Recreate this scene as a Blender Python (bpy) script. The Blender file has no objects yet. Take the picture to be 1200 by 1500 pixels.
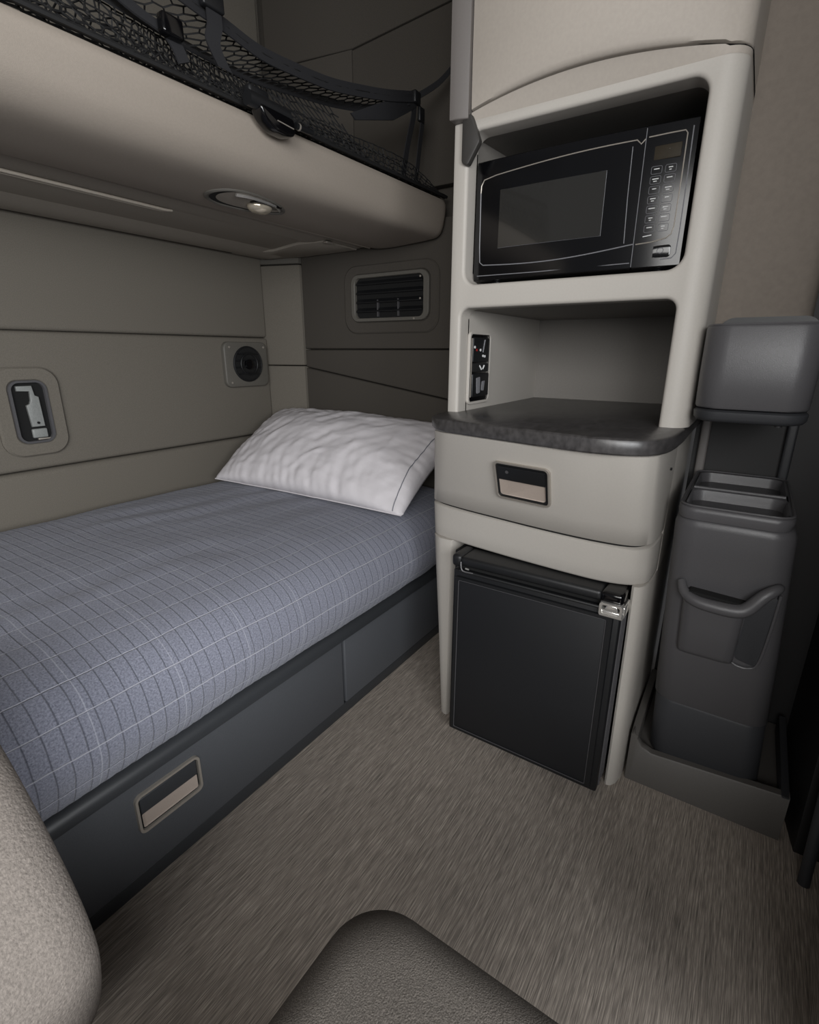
import bpy, bmesh, math, random
from mathutils import Vector, Matrix, noise
random.seed(7)
S = bpy.context.scene
COL = S.collection
PI = math.pi

# ------------------------------------------------------------------ materials
def new_mat(name):
    m = bpy.data.materials.new(name); m.use_nodes = True
    nt = m.node_tree
    return m, nt, nt.nodes['Principled BSDF']
def srgb(r, g, b):
    f = lambda c: (c/255/12.92) if c/255 <= .04045 else ((c/255+.055)/1.055)**2.4
    return (f(r), f(g), f(b), 1)
def mat(name, col, rough=.6, metal=0, var=.12, scale=300, bump=.0, bscale=None, spec=.5, coat=0, stretch=None, col2=None, bdist=.0006):
    m, nt, p = new_mat(name)
    N = nt.nodes.new
    tc = N('ShaderNodeTexCoord'); mp = N('ShaderNodeMapping')
    nt.links.new(tc.outputs['Object'], mp.inputs['Vector'])
    if stretch: mp.inputs['Scale'].default_value = stretch
    nz = N('ShaderNodeTexNoise'); nz.inputs['Scale'].default_value = scale; nz.inputs['Detail'].default_value = 4
    nt.links.new(mp.outputs[0], nz.inputs['Vector'])
    mix = N('ShaderNodeMix'); mix.data_type = 'RGBA'
    c = Vector(col[:3])
    a = c*(1-var); b = c*(1+var)
    mix.inputs[6].default_value = (*a, 1); mix.inputs[7].default_value = (*b, 1) if col2 is None else col2
    rp = N('ShaderNodeMapRange'); rp.inputs[1].default_value = .3; rp.inputs[2].default_value = .7
    nt.links.new(nz.outputs['Fac'], rp.inputs[0]); nt.links.new(rp.outputs[0], mix.inputs[0])
    nt.links.new(mix.outputs[2], p.inputs['Base Color'])
    p.inputs['Roughness'].default_value = rough; p.inputs['Metallic'].default_value = metal
    p.inputs['Specular IOR Level'].default_value = spec
    p.inputs['Coat Weight'].default_value = coat
    if bump:
        bn = N('ShaderNodeTexNoise'); bn.inputs['Scale'].default_value = bscale or scale; bn.inputs['Detail'].default_value = 3
        nt.links.new(mp.outputs[0], bn.inputs['Vector'])
        bp = N('ShaderNodeBump'); bp.inputs['Strength'].default_value = bump; bp.inputs['Distance'].default_value = bdist
        nt.links.new(bn.outputs['Fac'], bp.inputs['Height']); nt.links.new(bp.outputs[0], p.inputs['Normal'])
    return m
M = {}
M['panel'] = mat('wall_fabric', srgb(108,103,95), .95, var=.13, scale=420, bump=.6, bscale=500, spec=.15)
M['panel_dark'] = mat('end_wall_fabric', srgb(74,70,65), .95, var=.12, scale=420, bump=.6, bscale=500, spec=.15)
M['curtain'] = mat('brown_grey_vinyl', srgb(122,114,106), .9, var=.05, scale=90, bump=.3, bscale=600, spec=.15)
M['seam'] = mat('seam_shadow', srgb(34,32,30), .9)
M['bunk'] = mat('bunk_vinyl', srgb(146,137,127), .72, var=.03, scale=250, bump=.45, bscale=700, spec=.3)
M['piping_l'] = mat('piping_highlight', srgb(190,181,168), .6, var=.03)  # paleness stands in for the highlight along the bunk underside seams
M['bunk_under'] = mat('bunk_underside', srgb(150,143,133), .75, var=.04, scale=200, bump=.3, bscale=700, spec=.3)
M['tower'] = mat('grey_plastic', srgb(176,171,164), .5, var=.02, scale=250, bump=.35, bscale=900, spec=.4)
M['tower_up'] = mat('warm_grey_plastic', srgb(167,159,150), .6, var=.03, scale=150, bump=.35, bscale=900, spec=.35)
M['pillar'] = mat('pillar_grey', srgb(96,91,88), .5, var=.03)
M['clip'] = mat('clip_grey', srgb(52,50,48), .5, var=.03)
M['niche'] = mat('niche_shade_grey', srgb(122,118,113), .6, var=.04, scale=200, bump=.4, bscale=900)  # darkened so the shade inside the niche sits in the colour
M['trim_grey'] = mat('trim_grey', srgb(112,108,106), .5, var=.03, bump=.2, bscale=900)
M['worktop'] = mat('charcoal_laminate', srgb(62,60,60), .33, var=.35, scale=70, bump=.15, bscale=200, spec=.5, stretch=(.5,1.2,1))
M['black'] = mat('black_plastic', srgb(20,21,23), .45, var=.1, bump=.2, bscale=1200)
M['black_panel'] = mat('fridge_panel', srgb(21,22,25), .55, var=.06, scale=700, bump=.3, bscale=1200)
M['gloss'] = mat('gloss_black', srgb(9,9,11), .12, var=.02, spec=.5)
M['gap'] = mat('dark_gap', srgb(10,10,10), .9)
M['chrome'] = mat('chrome', srgb(222,220,216), .22, metal=.8, var=.02)
M['nickel'] = mat('brushed_nickel', srgb(172,165,156), .42, metal=.55, var=.05)
M['recess'] = mat('recess_beige', srgb(165,152,142), .45, var=.03)
M['charcoal'] = mat('charcoal_plastic', srgb(78,77,79), .36, var=.05, scale=500, bump=.5, bscale=900, spec=.45)
M['charcoal_d'] = mat('dark_charcoal', srgb(50,51,54), .5, var=.05, scale=500, bump=.4, bscale=900)
M['base_tray'] = mat('base_tray_vinyl', srgb(82,79,76), .6, var=.05, bump=.3, bscale=900)
M['bedbase'] = mat('slate_plastic', srgb(74,76,80), .55, var=.06, scale=400, bump=.4, bscale=900)
M['bedlip'] = mat('black_trim', srgb(50,52,55), .42, var=.06, scale=400, bump=.3, bscale=900)
M['door_dark'] = mat('door_dark', srgb(30,29,30), .6, var=.1)
M['seat'] = mat('seat_fabric', srgb(92,87,82), .95, var=.35, scale=700, bump=1, bscale=600, spec=.1, bdist=.001)
M['seat_l'] = mat('light_seat_fabric', srgb(122,115,109), .95, var=.22, scale=330, bump=1, bscale=300, spec=.1, bdist=.0015)
M['net'] = mat('net_cord', srgb(17,17,18), .7)
M['belt'] = mat('belt_webbing', srgb(28,28,31), .75, var=.2, scale=600, bump=.6, bscale=900)
M['legend'] = mat('legend_grey', srgb(225,225,225), .5)
M['line'] = mat('line_grey', srgb(120,120,124), .4)
M['display'] = mat('display', srgb(44,38,28), .6, spec=.2)
M['white'] = mat('white_plastic', srgb(132,134,132), .45)
M['vent'] = mat('vent_plastic', srgb(92,89,83), .55, var=.04, bump=.2, bscale=900)
M['red'] = mat('red_led', srgb(150,30,30), .4)
M['ceil'] = mat('ceiling_vinyl', srgb(120,113,105), .9)
# lens
m, nt, p = new_mat('lens'); p.inputs['Base Color'].default_value = srgb(200,190,172); p.inputs['Roughness'].default_value = .12; p.inputs['Metallic'].default_value = .55
M['lens'] = m
# smoked glass
m, nt, p = new_mat('smoked_window'); p.inputs['Base Color'].default_value = srgb(40,39,37); p.inputs['Roughness'].default_value = .1; p.inputs['Coat Weight'].default_value = .6
M['smoke'] = m

# floor: woven streaks running along the berth
m, nt, p = new_mat('woven_floor'); N = nt.nodes.new
tc = N('ShaderNodeTexCoord'); mp = N('ShaderNodeMapping'); mp.inputs['Scale'].default_value = (4.5, 300, 1)
nt.links.new(tc.outputs['Object'], mp.inputs['Vector'])
n1 = N('ShaderNodeTexNoise'); n1.inputs['Scale'].default_value = 1.0; n1.inputs['Detail'].default_value = 5; n1.inputs['Roughness'].default_value = .7
nt.links.new(mp.outputs[0], n1.inputs['Vector'])
mp2 = N('ShaderNodeMapping'); mp2.inputs['Scale'].default_value = (26, 640, 1); nt.links.new(tc.outputs['Object'], mp2.inputs['Vector'])
n2 = N('ShaderNodeTexNoise'); n2.inputs['Scale'].default_value = 1; n2.inputs['Detail'].default_value = 3; nt.links.new(mp2.outputs[0], n2.inputs['Vector'])
mm = N('ShaderNodeMath'); mm.operation = 'ADD'; nt.links.new(n1.outputs['Fac'], mm.inputs[0]); nt.links.new(n2.outputs['Fac'], mm.inputs[1])
cr = N('ShaderNodeValToRGB'); mr = N('ShaderNodeMath'); mr.operation = 'MULTIPLY'; mr.inputs[1].default_value = .5
nt.links.new(mm.outputs[0], mr.inputs[0]); nt.links.new(mr.outputs[0], cr.inputs[0])
e = cr.color_ramp.elements; e[0].position = .36; e[0].color = srgb(98,92,86); e[1].position = .66; e[1].color = srgb(190,179,167)
e2 = e.new(.5); e2.color = srgb(140,131,122)
nt.links.new(cr.outputs[0], p.inputs['Base Color']); p.inputs['Roughness'].default_value = .75; p.inputs['Specular IOR Level'].default_value = .25
b = N('ShaderNodeBump'); b.inputs['Strength'].default_value = .5; b.inputs['Distance'].default_value = .001
nt.links.new(mr.outputs[0], b.inputs['Height']); nt.links.new(b.outputs[0], p.inputs['Normal'])
M['floor'] = m

# quilt: heathered blue-grey with pale check lines and dark stitched ribs (UV in metres)
def quilt_mat():
    m, nt, p = new_mat('quilt'); N = nt.nodes.new; L = nt.links.new
    uv = N('ShaderNodeUVMap'); uv.uv_map = 'UVMap'
    nz = N('ShaderNodeTexNoise'); nz.inputs['Scale'].default_value = 5; L(uv.outputs[0], nz.inputs['Vector'])
    sx = N('ShaderNodeSeparateXYZ')
    sc = N('ShaderNodeVectorMath'); sc.operation = 'SCALE'; sc.inputs['Scale'].default_value = .012
    L(nz.outputs['Color'], sc.inputs[0])
    ad = N('ShaderNodeVectorMath'); L(uv.outputs[0], ad.inputs[0]); L(sc.outputs[0], ad.inputs[1]); L(ad.outputs[0], sx.inputs[0])
    def lines(sock, period, width, off=0):
        a = N('ShaderNodeMath'); a.operation = 'MULTIPLY_ADD'; a.inputs[1].default_value = 1/period; a.inputs[2].default_value = off; L(sock, a.inputs[0])
        f = N('ShaderNodeMath'); f.operation = 'FRACT'; L(a.outputs[0], f.inputs[0])
        s = N('ShaderNodeMath'); s.operation = 'SUBTRACT'; s.inputs[1].default_value = .5; L(f.outputs[0], s.inputs[0])
        ab = N('ShaderNodeMath'); ab.operation = 'ABSOLUTE'; L(s.outputs[0], ab.inputs[0])
        r = N('ShaderNodeMapRange'); r.inputs[1].default_value = width/period; r.inputs[2].default_value = .3*width/period; r.inputs[3].default_value = 0; r.inputs[4].default_value = 1
        L(ab.outputs[0], r.inputs[0]); return r.outputs[0]
    wl = lines(sx.outputs[1], .066, .0017)          # pale lines along the bed
    wc = lines(sx.outputs[0], .166, .0016)          # pale lines across
    rb = lines(sx.outputs[0], .0277, .0014)         # stitched ribs across
    heath = N('ShaderNodeTexNoise'); heath.inputs['Scale'].default_value = 260; heath.inputs['Detail'].default_value = 5; heath.inputs['Roughness'].default_value = .75; L(uv.outputs[0], heath.inputs['Vector'])
    hr = N('ShaderNodeValToRGB'); L(heath.outputs['Fac'], hr.inputs[0])
    hr.color_ramp.elements[0].position = .3; hr.color_ramp.elements[0].color = srgb(88,91,105)
    hr.color_ramp.elements[1].position = .7; hr.color_ramp.elements[1].color = srgb(158,160,174)
    def mix(fac, k, a, b):
        mu = N('ShaderNodeMath'); mu.operation = 'MULTIPLY'; mu.inputs[1].default_value = k; L(fac, mu.inputs[0])
        x = N('ShaderNodeMix'); x.data_type = 'RGBA'; L(mu.outputs[0], x.inputs[0]); L(a, x.inputs[6]); x.inputs[7].default_value = b; return x.outputs[2]
    c = mix(rb, .55, hr.outputs[0], srgb(60,62,76))
    c = mix(wl, .55, c, srgb(205,206,216)); c = mix(wc, .35, c, srgb(200,202,212))
    L(c, p.inputs['Base Color']); p.inputs['Roughness'].default_value = .95; p.inputs['Specular IOR Level'].default_value = .1
    p.inputs['Sheen Weight'].default_value = .2
    mx = N('ShaderNodeMath'); mx.operation = 'MAXIMUM'; L(rb, mx.inputs[0]); L(wl, mx.inputs[1])
    h = N('ShaderNodeMath'); h.operation = 'MULTIPLY_ADD'; h.inputs[1].default_value = -1.0; L(mx.outputs[0], h.inputs[0]); L(heath.outputs['Fac'], h.inputs[2])
    b = N('ShaderNodeBump'); b.inputs['Strength'].default_value = .8; b.inputs['Distance'].default_value = .003; L(h.outputs[0], b.inputs['Height']); L(b.outputs[0], p.inputs['Normal'])
    return m
M['quilt'] = quilt_mat()
M['pillow'] = mat('white_cotton', srgb(208,204,207), .85, var=.02, scale=20, bump=.35, bscale=28, spec=.2, bdist=.004)
M['piping'] = mat('grey_piping', srgb(120,122,130), .8)

# ------------------------------------------------------------------ object helpers
def tag(o, label=None, cat=None, group=None, kind=None):
    if label: o['label'] = label
    if cat: o['category'] = cat
    if group: o['group'] = group
    if kind: o['kind'] = kind
    return o
def thing(name, loc, label, cat, group=None):
    o = bpy.data.objects.new(name, None); COL.objects.link(o); o.location = loc; o.empty_display_size = .05
    return tag(o, label, cat, group)
def wloc(o):
    v = Vector(o.location)
    return v
def obj(name, bm, material, parent=None, smooth=38, recalc=True):
    if recalc: bmesh.ops.recalc_face_normals(bm, faces=bm.faces[:])
    me = bpy.data.meshes.new(name); bm.to_mesh(me); bm.free()
    me.materials.append(M[material] if isinstance(material, str) else material)
    if smooth:
        for f in me.polygons: f.use_smooth = True
        me.set_sharp_from_angle(angle=math.radians(smooth))
    o = bpy.data.objects.new(name, me); COL.objects.link(o)
    if parent:
        o.parent = parent
        # vertices are in world metres: undo the base offset of the root empty
        r = parent
        while r.parent: r = r.parent
        if parent is r: o.matrix_parent_inverse = Matrix.Translation(-Vector(r.location))
    return o
def struct(name, bm, material, parent=None, smooth=38):
    o = obj(name, bm, material, parent, smooth)
    if not parent: o['kind'] = 'structure'
    return o
def box(x0, x1, y0, y1, z0, z1, r=0, seg=3, bm=None):
    bm2 = bmesh.new()
    bmesh.ops.create_cube(bm2, size=1)
    sx, sy, sz = abs(x1-x0), abs(y1-y0), abs(z1-z0)
    for v in bm2.verts: v.co = Vector(((x0+x1)/2+v.co.x*sx, (y0+y1)/2+v.co.y*sy, (z0+z1)/2+v.co.z*sz))
    if r: bmesh.ops.bevel(bm2, geom=bm2.edges[:], offset=min(r, sx*.49, sy*.49, sz*.49), segments=seg, profile=.5, affect='EDGES')
    return merge(bm, bm2)
def merge(bm, bm2):
    if bm is None: return bm2
    me = bpy.data.meshes.new('tmp'); bm2.to_mesh(me); bm2.free(); bm.from_mesh(me); bpy.data.meshes.remove(me)
    return bm
def P(axis, a, u, v):
    # axis 0: plane normal x, (u,v)=(y,z); 1: normal y, (x,z); 2: normal z, (x,y)
    return Vector((a,u,v)) if axis == 0 else Vector((u,a,v)) if axis == 1 else Vector((u,v,a))
def prism(pts, axis, a0, a1, r=0, seg=3, bm=None, only=None):
    bm2 = bmesh.new()
    A = [bm2.verts.new(P(axis, a0, *p)) for p in pts]; B = [bm2.verts.new(P(axis, a1, *p)) for p in pts]
    f0 = bm2.faces.new(A); f1 = bm2.faces.new(B[::-1])
    n = len(pts)
    for i in range(n): bm2.faces.new((A[i], B[i], B[(i+1) % n], A[(i+1) % n]))
    bmesh.ops.recalc_face_normals(bm2, faces=bm2.faces[:])
    if r:
        ed = []
        if only in (None, 0): ed += list(f0.edges)
        if only in (None, 1): ed += list(f1.edges)
        bmesh.ops.bevel(bm2, geom=list(set(ed)), offset=r, segments=seg, profile=.5, affect='EDGES')
    return merge(bm, bm2)
def rrect(u0, u1, v0, v1, r, n=6):
    out = []
    r = min(r, abs(u1-u0)*.499, abs(v1-v0)*.499)
    for cx, cy, a in ((u1-r, v1-r, 0), (u0+r, v1-r, PI/2), (u0+r, v0+r, PI), (u1-r, v0+r, 1.5*PI)):
        for i in range(n+1):
            t = a+i/n*PI/2; out.append((cx+r*math.cos(t), cy+r*math.sin(t)))
    return out
def rquad(c, r, n=5):
    """rounded general polygon from corner points"""
    out = []; k = len(c)
    for i in range(k):
        p = Vector(c[i]); a = (Vector(c[i-1])-p); b = (Vector(c[(i+1) % k])-p)
        la, lb = a.length, b.length; rr = min(r, la*.45, lb*.45)
        A = p+a.normalized()*rr; B = p+b.normalized()*rr
        for j in range(n+1):
            t = j/n; q = A*(1-t)**2+p*2*t*(1-t)+B*t*t; out.append((q.x, q.y))
    return out
def ring(pts, axis, a): return [P(axis, a, *p) for p in pts]
def loft(rings, cap0=True, cap1=True, closed=True, bm=None):
    bm2 = bmesh.new()
    V = [[bm2.verts.new(p) for p in r] for r in rings]
    n = len(V[0])
    for a, b in zip(V, V[1:]):
        for i in range(n if closed else n-1):
            try: bm2.faces.new((a[i], a[(i+1) % n], b[(i+1) % n], b[i]))
            except ValueError: pass
    if cap0: bm2.faces.new(V[0][::-1])
    if cap1: bm2.faces.new(V[-1])
    return merge(bm, bm2)
def tube(pts, r, n=8, closed=False, bm=None, cap=True, flat=None):
    pts = [Vector(p) for p in pts]; k = len(pts); rings = []
    up = Vector((0, 0, 1))
    prev = None
    for i in range(k):
        if closed: t = pts[(i+1) % k]-pts[i-1]
        else: t = pts[min(i+1, k-1)]-pts[max(i-1, 0)]
        t.normalize()
        if prev is None:
            a = t.cross(up)
            if a.length < 1e-3: a = t.cross(Vector((1, 0, 0)))
        else: a = prev-t*prev.dot(t)
        a.normalize(); prev = a.copy(); b = t.cross(a)
        rr = r[i] if isinstance(r, (list, tuple)) else r
        rings.append([pts[i]+a*rr*math.cos(q*2*PI/n)+b*rr*math.sin(q*2*PI/n) for q in range(n)])
    if closed: rings.append(rings[0]); cap = False
    bm2 = loft(rings, cap, cap)
    if closed: bmesh.ops.remove_doubles(bm2, verts=bm2.verts[:], dist=1e-6)
    return merge(bm, bm2)
def ribbon(pts, width_vecs, th, bm=None):
    """flat webbing: pts centre line, width_vecs half width vectors"""
    rings = []
    k = len(pts)
    for i in range(k):
        p = Vector(pts[i]); w = Vector(width_vecs[i] if isinstance(width_vecs[0], (tuple, list, Vector)) else width_vecs)
        t = Vector(pts[min(i+1, k-1)])-Vector(pts[max(i-1, 0)]); nrm = t.cross(w); nrm.normalize(); nrm *= th/2
        rings.append([p+w+nrm, p-w+nrm, p-w-nrm, p+w-nrm])
    return loft(rings, bm=bm)
def catmull(pts, m):
    pts = [Vector(p) for p in pts]; out = []; k = len(pts)
    for i in range(k-1):
        p0, p1, p2, p3 = pts[max(i-1, 0)], pts[i], pts[i+1], pts[min(i+2, k-1)]
        for j in range(m):
            t = j/m; out.append(.5*((2*p1)+(p2-p0)*t+(2*p0-5*p1+4*p2-p3)*t*t+(3*p1-p0-3*p2+p3)*t**3))
    out.append(pts[-1]); return out
def cyl(c, axis, r, a0, a1, n=32, bev=0, bm=None):
    pts = [(c[0]+r*math.cos(i*2*PI/n), c[1]+r*math.sin(i*2*PI/n)) for i in range(n)]
    return prism(pts, axis, a0, a1, bev, 2, bm)
def frame_plate(axis, outer, inner, a0, a1, fil=.002, bm=None):
    """rounded ring between two equal-length outlines, front at a0 (facing camera), back a1"""
    s = 1 if a1 > a0 else -1
    def mixp(A, B, t): return [(p[0]*(1-t)+q[0]*t, p[1]*(1-t)+q[1]*t) for p, q in zip(A, B)]
    rs = [ring(outer, axis, a1), ring(outer, axis, a0+s*fil), ring(mixp(outer, inner, .12), axis, a0),
          ring(mixp(outer, inner, .88), axis, a0), ring(inner, axis, a0+s*fil), ring(inner, axis, a1)]
    return loft(rs, False, False, bm=bm)

# ------------------------------------------------------------------ the room shell
struct('floor', box(-3.2, .02, -1.6, 1.1, -.05, 0), 'floor', smooth=0)
struct('ceiling', box(-2.9, .02, -1.3, 1.1, 2.5, 2.55), 'ceil', smooth=0)
# back wall (beside the berth): padded panels with seams, profile in (y,z) run along x
wb = struct('wall_back', box(-2.9, .02, 1.03, 1.1, 0, 2.5), 'panel', smooth=0)
def pad(z0, z1, y, x0=-2.9, x1=-.19, r=.014):
    return box(x0, x1, y, 1.04, z0, z1, r, 4)
struct('upper_pad', pad(1.1610, 1.56, 1.0), 'panel', wb)
struct('middle_pad', pad(.729, 1.1590, .998), 'panel', wb)
struct('lower_pad', pad(.25, .7265, .988, r=.02), 'panel', wb)
struct('top_pad', box(-2.9, -.13, .99, 1.04, 1.66, 2.5, .004), 'panel', wb)
# end wall
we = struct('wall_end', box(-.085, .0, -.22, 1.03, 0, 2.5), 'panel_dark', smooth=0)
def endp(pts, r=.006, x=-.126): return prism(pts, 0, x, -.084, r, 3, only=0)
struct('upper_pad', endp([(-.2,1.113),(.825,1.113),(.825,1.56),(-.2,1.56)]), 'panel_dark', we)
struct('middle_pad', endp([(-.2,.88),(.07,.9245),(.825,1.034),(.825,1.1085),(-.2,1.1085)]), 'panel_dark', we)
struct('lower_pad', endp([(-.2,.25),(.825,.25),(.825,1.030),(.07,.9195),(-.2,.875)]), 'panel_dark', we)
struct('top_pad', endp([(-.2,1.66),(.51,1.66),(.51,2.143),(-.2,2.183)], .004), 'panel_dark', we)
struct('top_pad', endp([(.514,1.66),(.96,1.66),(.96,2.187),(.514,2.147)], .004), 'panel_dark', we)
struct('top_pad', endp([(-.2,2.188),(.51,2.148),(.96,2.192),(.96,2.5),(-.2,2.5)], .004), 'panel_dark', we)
# slanted corner post between both walls
def post(z0, z1, o=0, x2=0):
    return prism([(-.196-o,1.035),(-.192-o,.99-o*.3),(-.135-o,.826-o*.3),(-.09,.826-o*.3),(-.09,1.035)], 2, z0, z1, .006, 3)
pt = struct('trim_1', post(.3, 1.037), 'panel')
struct('post_panel', post(1.041, 1.462), 'panel', pt)
struct('post_cap', post(1.466, 1.50, .004), 'vent', pt)
# right side: dark door side wall
wr = struct('wall_right', box(-1.35, .02, -1.33, -1.27, 0, 2.5), 'door_dark', smooth=0)
struct('door_pillar', loft([[Vector((-.62,y,z)) if False else Vector(c) for c in ((x0,-1.27,z),(x0,-1.17,z),(x0+.10,-1.155,z),(-.3,-1.155,z),(-.3,-1.27,z))] for z, x0 in ((0,-.66),(.5,-.60),(1.1,-.56),(1.6,-.56),(2.5,-.6))]), 'door_dark', wr)
struct('door_seal', tube(catmull([(-.74,-1.185,.0),(-.69,-1.18,.35),(-.62,-1.165,.75),(-.585,-1.15,1.05),(-.60,-1.14,1.5),(-.65,-1.15,2.2)],8), .012, 10), 'charcoal_d', wr)
struct('door_panel', prism([(-1.35,0.0),(-.92,0.0),(-.86,.35),(-.80,.9),(-.80,1.0),(-1.35,1.0)], 1, -1.27, -1.20, .02, 3), 'door_dark', wr)
# vinyl-covered wall panel beside the tower (above the organiser)
wp = struct('wall_side', prism([(-.45,-.80),(-.45,-.965),(-.435,-.985),(-.40,-.995),(-.30,-.995),(-.30,-.80)], 2, 1.135, 2.5, .004), 'curtain')
struct('wall_side_lower', box(-.30, -.26, -1.27, -.80, 0, 2.5), 'door_dark', smooth=0)
struct('trim_2', box(-.325, -.302, -.836, -.814, .70, 1.13, .006), 'trim_grey')
struct('trim_3', box(-.325, -.302, -1.022, -1.000, .70, 1.13, .006), 'charcoal_d')

# ------------------------------------------------------------------ lower berth base
bb = thing('berth_base', (-1.5, .5, 0), 'long slate-grey plastic base with storage drawers under the lower bunk mattress', 'bed base')
obj('plinth', box(-2.6, -.13, -.002, .95, 0, .040, .003), 'bedlip', bb)
obj('carcass', box(-2.6, -.13, .012, .98, .038, .300), 'bedlip', bb)
obj('top_lip', prism([(-.018,.276),(-.018,.292),(-.010,.306),(.01,.314),(.05,.316),(.98,.316),(.98,.276)], 0, -2.6, -.13, .004, 2), 'bedlip', bb)
obj('edge_strip', box(-2.6, -.13, -.0085, .004, .2700, .2730), 'nickel', bb)
d1 = obj('drawer_front', box(-2.3, -.883, -.006, .016, .042, .269, .004), 'bedbase', bb)
d2 = obj('drawer_front', box(-.873, -.14, -.006, .016, .042, .269, .004), 'bedbase', bb)
# recessed handle
hx0, hx1, hz0, hz1 = -1.528, -1.380, .142, .238
obj('handle', frame_plate(1, rrect(hx0,hx1,hz0,hz1,.014), rrect(hx0+.0065,hx1-.0065,hz0+.0065,hz1-.0065,.009), -.0135, .004, .0025), 'nickel', d1)
obj('handle_well', prism(rrect(hx0+.006,hx1-.006,hz0+.006,hz1-.006,.009), 1, -.0068, -.006), 'gap', d1)
obj('handle_flap', box(hx0+.0095, hx1-.0095, -.0115, -.006, (hz0+hz1)/2-.001, hz1-.0095, .002), 'bedlip', d1)
obj('handle_recess', loft([ring(rrect(hx0+.010,hx1-.011,hz0+.012,(hz0+hz1)/2,.004),1,-.0100), ring(rrect(hx0+.016,hx1-.030,hz0+.014,(hz0+hz1)/2,.004),1,-.0072)], False, True), 'recess', d1, 10)

# ------------------------------------------------------------------ quilted mattress
def quilt():
    prof = [(.02,.318),(-.012,.325),(-.035,.352),(-.052,.39),(-.058,.43),(-.05,.475),(-.025,.518),(.02,.550),(.09,.572),(.18,.583),(.3,.588),(.5,.590),(.7,.589),(.85,.584),(.915,.574),(.955,.55),(.962,.5)]
    pr = catmull([(0,a,b) for a, b in prof], 12)
    s = [0]
    for a, b in zip(pr, pr[1:]): s.append(s[-1]+(b-a).length)
    x0, x1, n = -2.55, -.14, 420
    bm = bmesh.new(); uvl = bm.loops.layers.uv.new('UVMap')
    rows = []; 
    for i in range(n+1):
        x = x0+(x1-x0)*i/n; row = []
        ex = 0
        for j, q in enumerate(pr):
            t = s[j]
            nrm = Vector((0, (pr[min(j+1,len(pr)-1)]-pr[max(j-1,0)]).z, -(pr[min(j+1,len(pr)-1)]-pr[max(j-1,0)]).y)); nrm.normalize(); nrm = -nrm
            w = noise.noise(Vector((x*2.2, t*3.5, 0)))*.007 + noise.noise(Vector((x*7, t*9, 3)))*.0028
            # creases running slantwise on the flat top
            top = max(0, min(1, (q.y-.05)/.25))
            w += top*.0050*math.sin(38*(q.y+.25*x)+3*noise.noise(Vector((x*3, q.y*3, 9))))*max(0, noise.noise(Vector((x*2.5, q.y*3, 5)))+.35)
            u = (x/.0277) % 1
            w += .0011*(1-abs(2*u-1)**2.5)
            v = (t/.066+.5) % 1
            w += .0009*(1-abs(2*v-1)**4)
            hem = max(0, 1-t/.05)
            w += hem*.004*math.sin(x*26+2*noise.noise(Vector((x*4,0,0))))
            end = max(0, (x-(x1-.06))/.06)
            p = Vector((x, q.y, q.z-.015*max(0,(x+.9))*top))+nrm*w
            p.z = max(p.z, .3175)
            if end > 0: p.z -= .035*end**2.5*(1 if q.z > .5 else 0)
            row.append((bm.verts.new(p), t))
        rows.append((x, row))
    for (xa, a), (xb, b) in zip(rows, rows[1:]):
        for j in range(len(a)-1):
            f = bm.faces.new((a[j][0], a[j+1][0], b[j+1][0], b[j][0]))
            for lp, uvv in zip(f.loops, ((xa, a[j][1]), (xa, a[j+1][1]), (xb, b[j+1][1]), (xb, b[j][1]))): lp[uvl].uv = uvv
    # ends and base
    for r_ in (rows[0][1], rows[-1][1]):
        bm.faces.new([v for v, _ in r_])
    for (xa, a), (xb, b) in zip(rows, rows[1:]): bm.faces.new((a[0][0], a[-1][0], b[-1][0], b[0][0]))
    return bm
tag(obj('quilted_mattress', quilt(), 'quilt', None, 80), 'lower bunk mattress covered in a blue-grey checked quilt', 'mattress')

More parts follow.
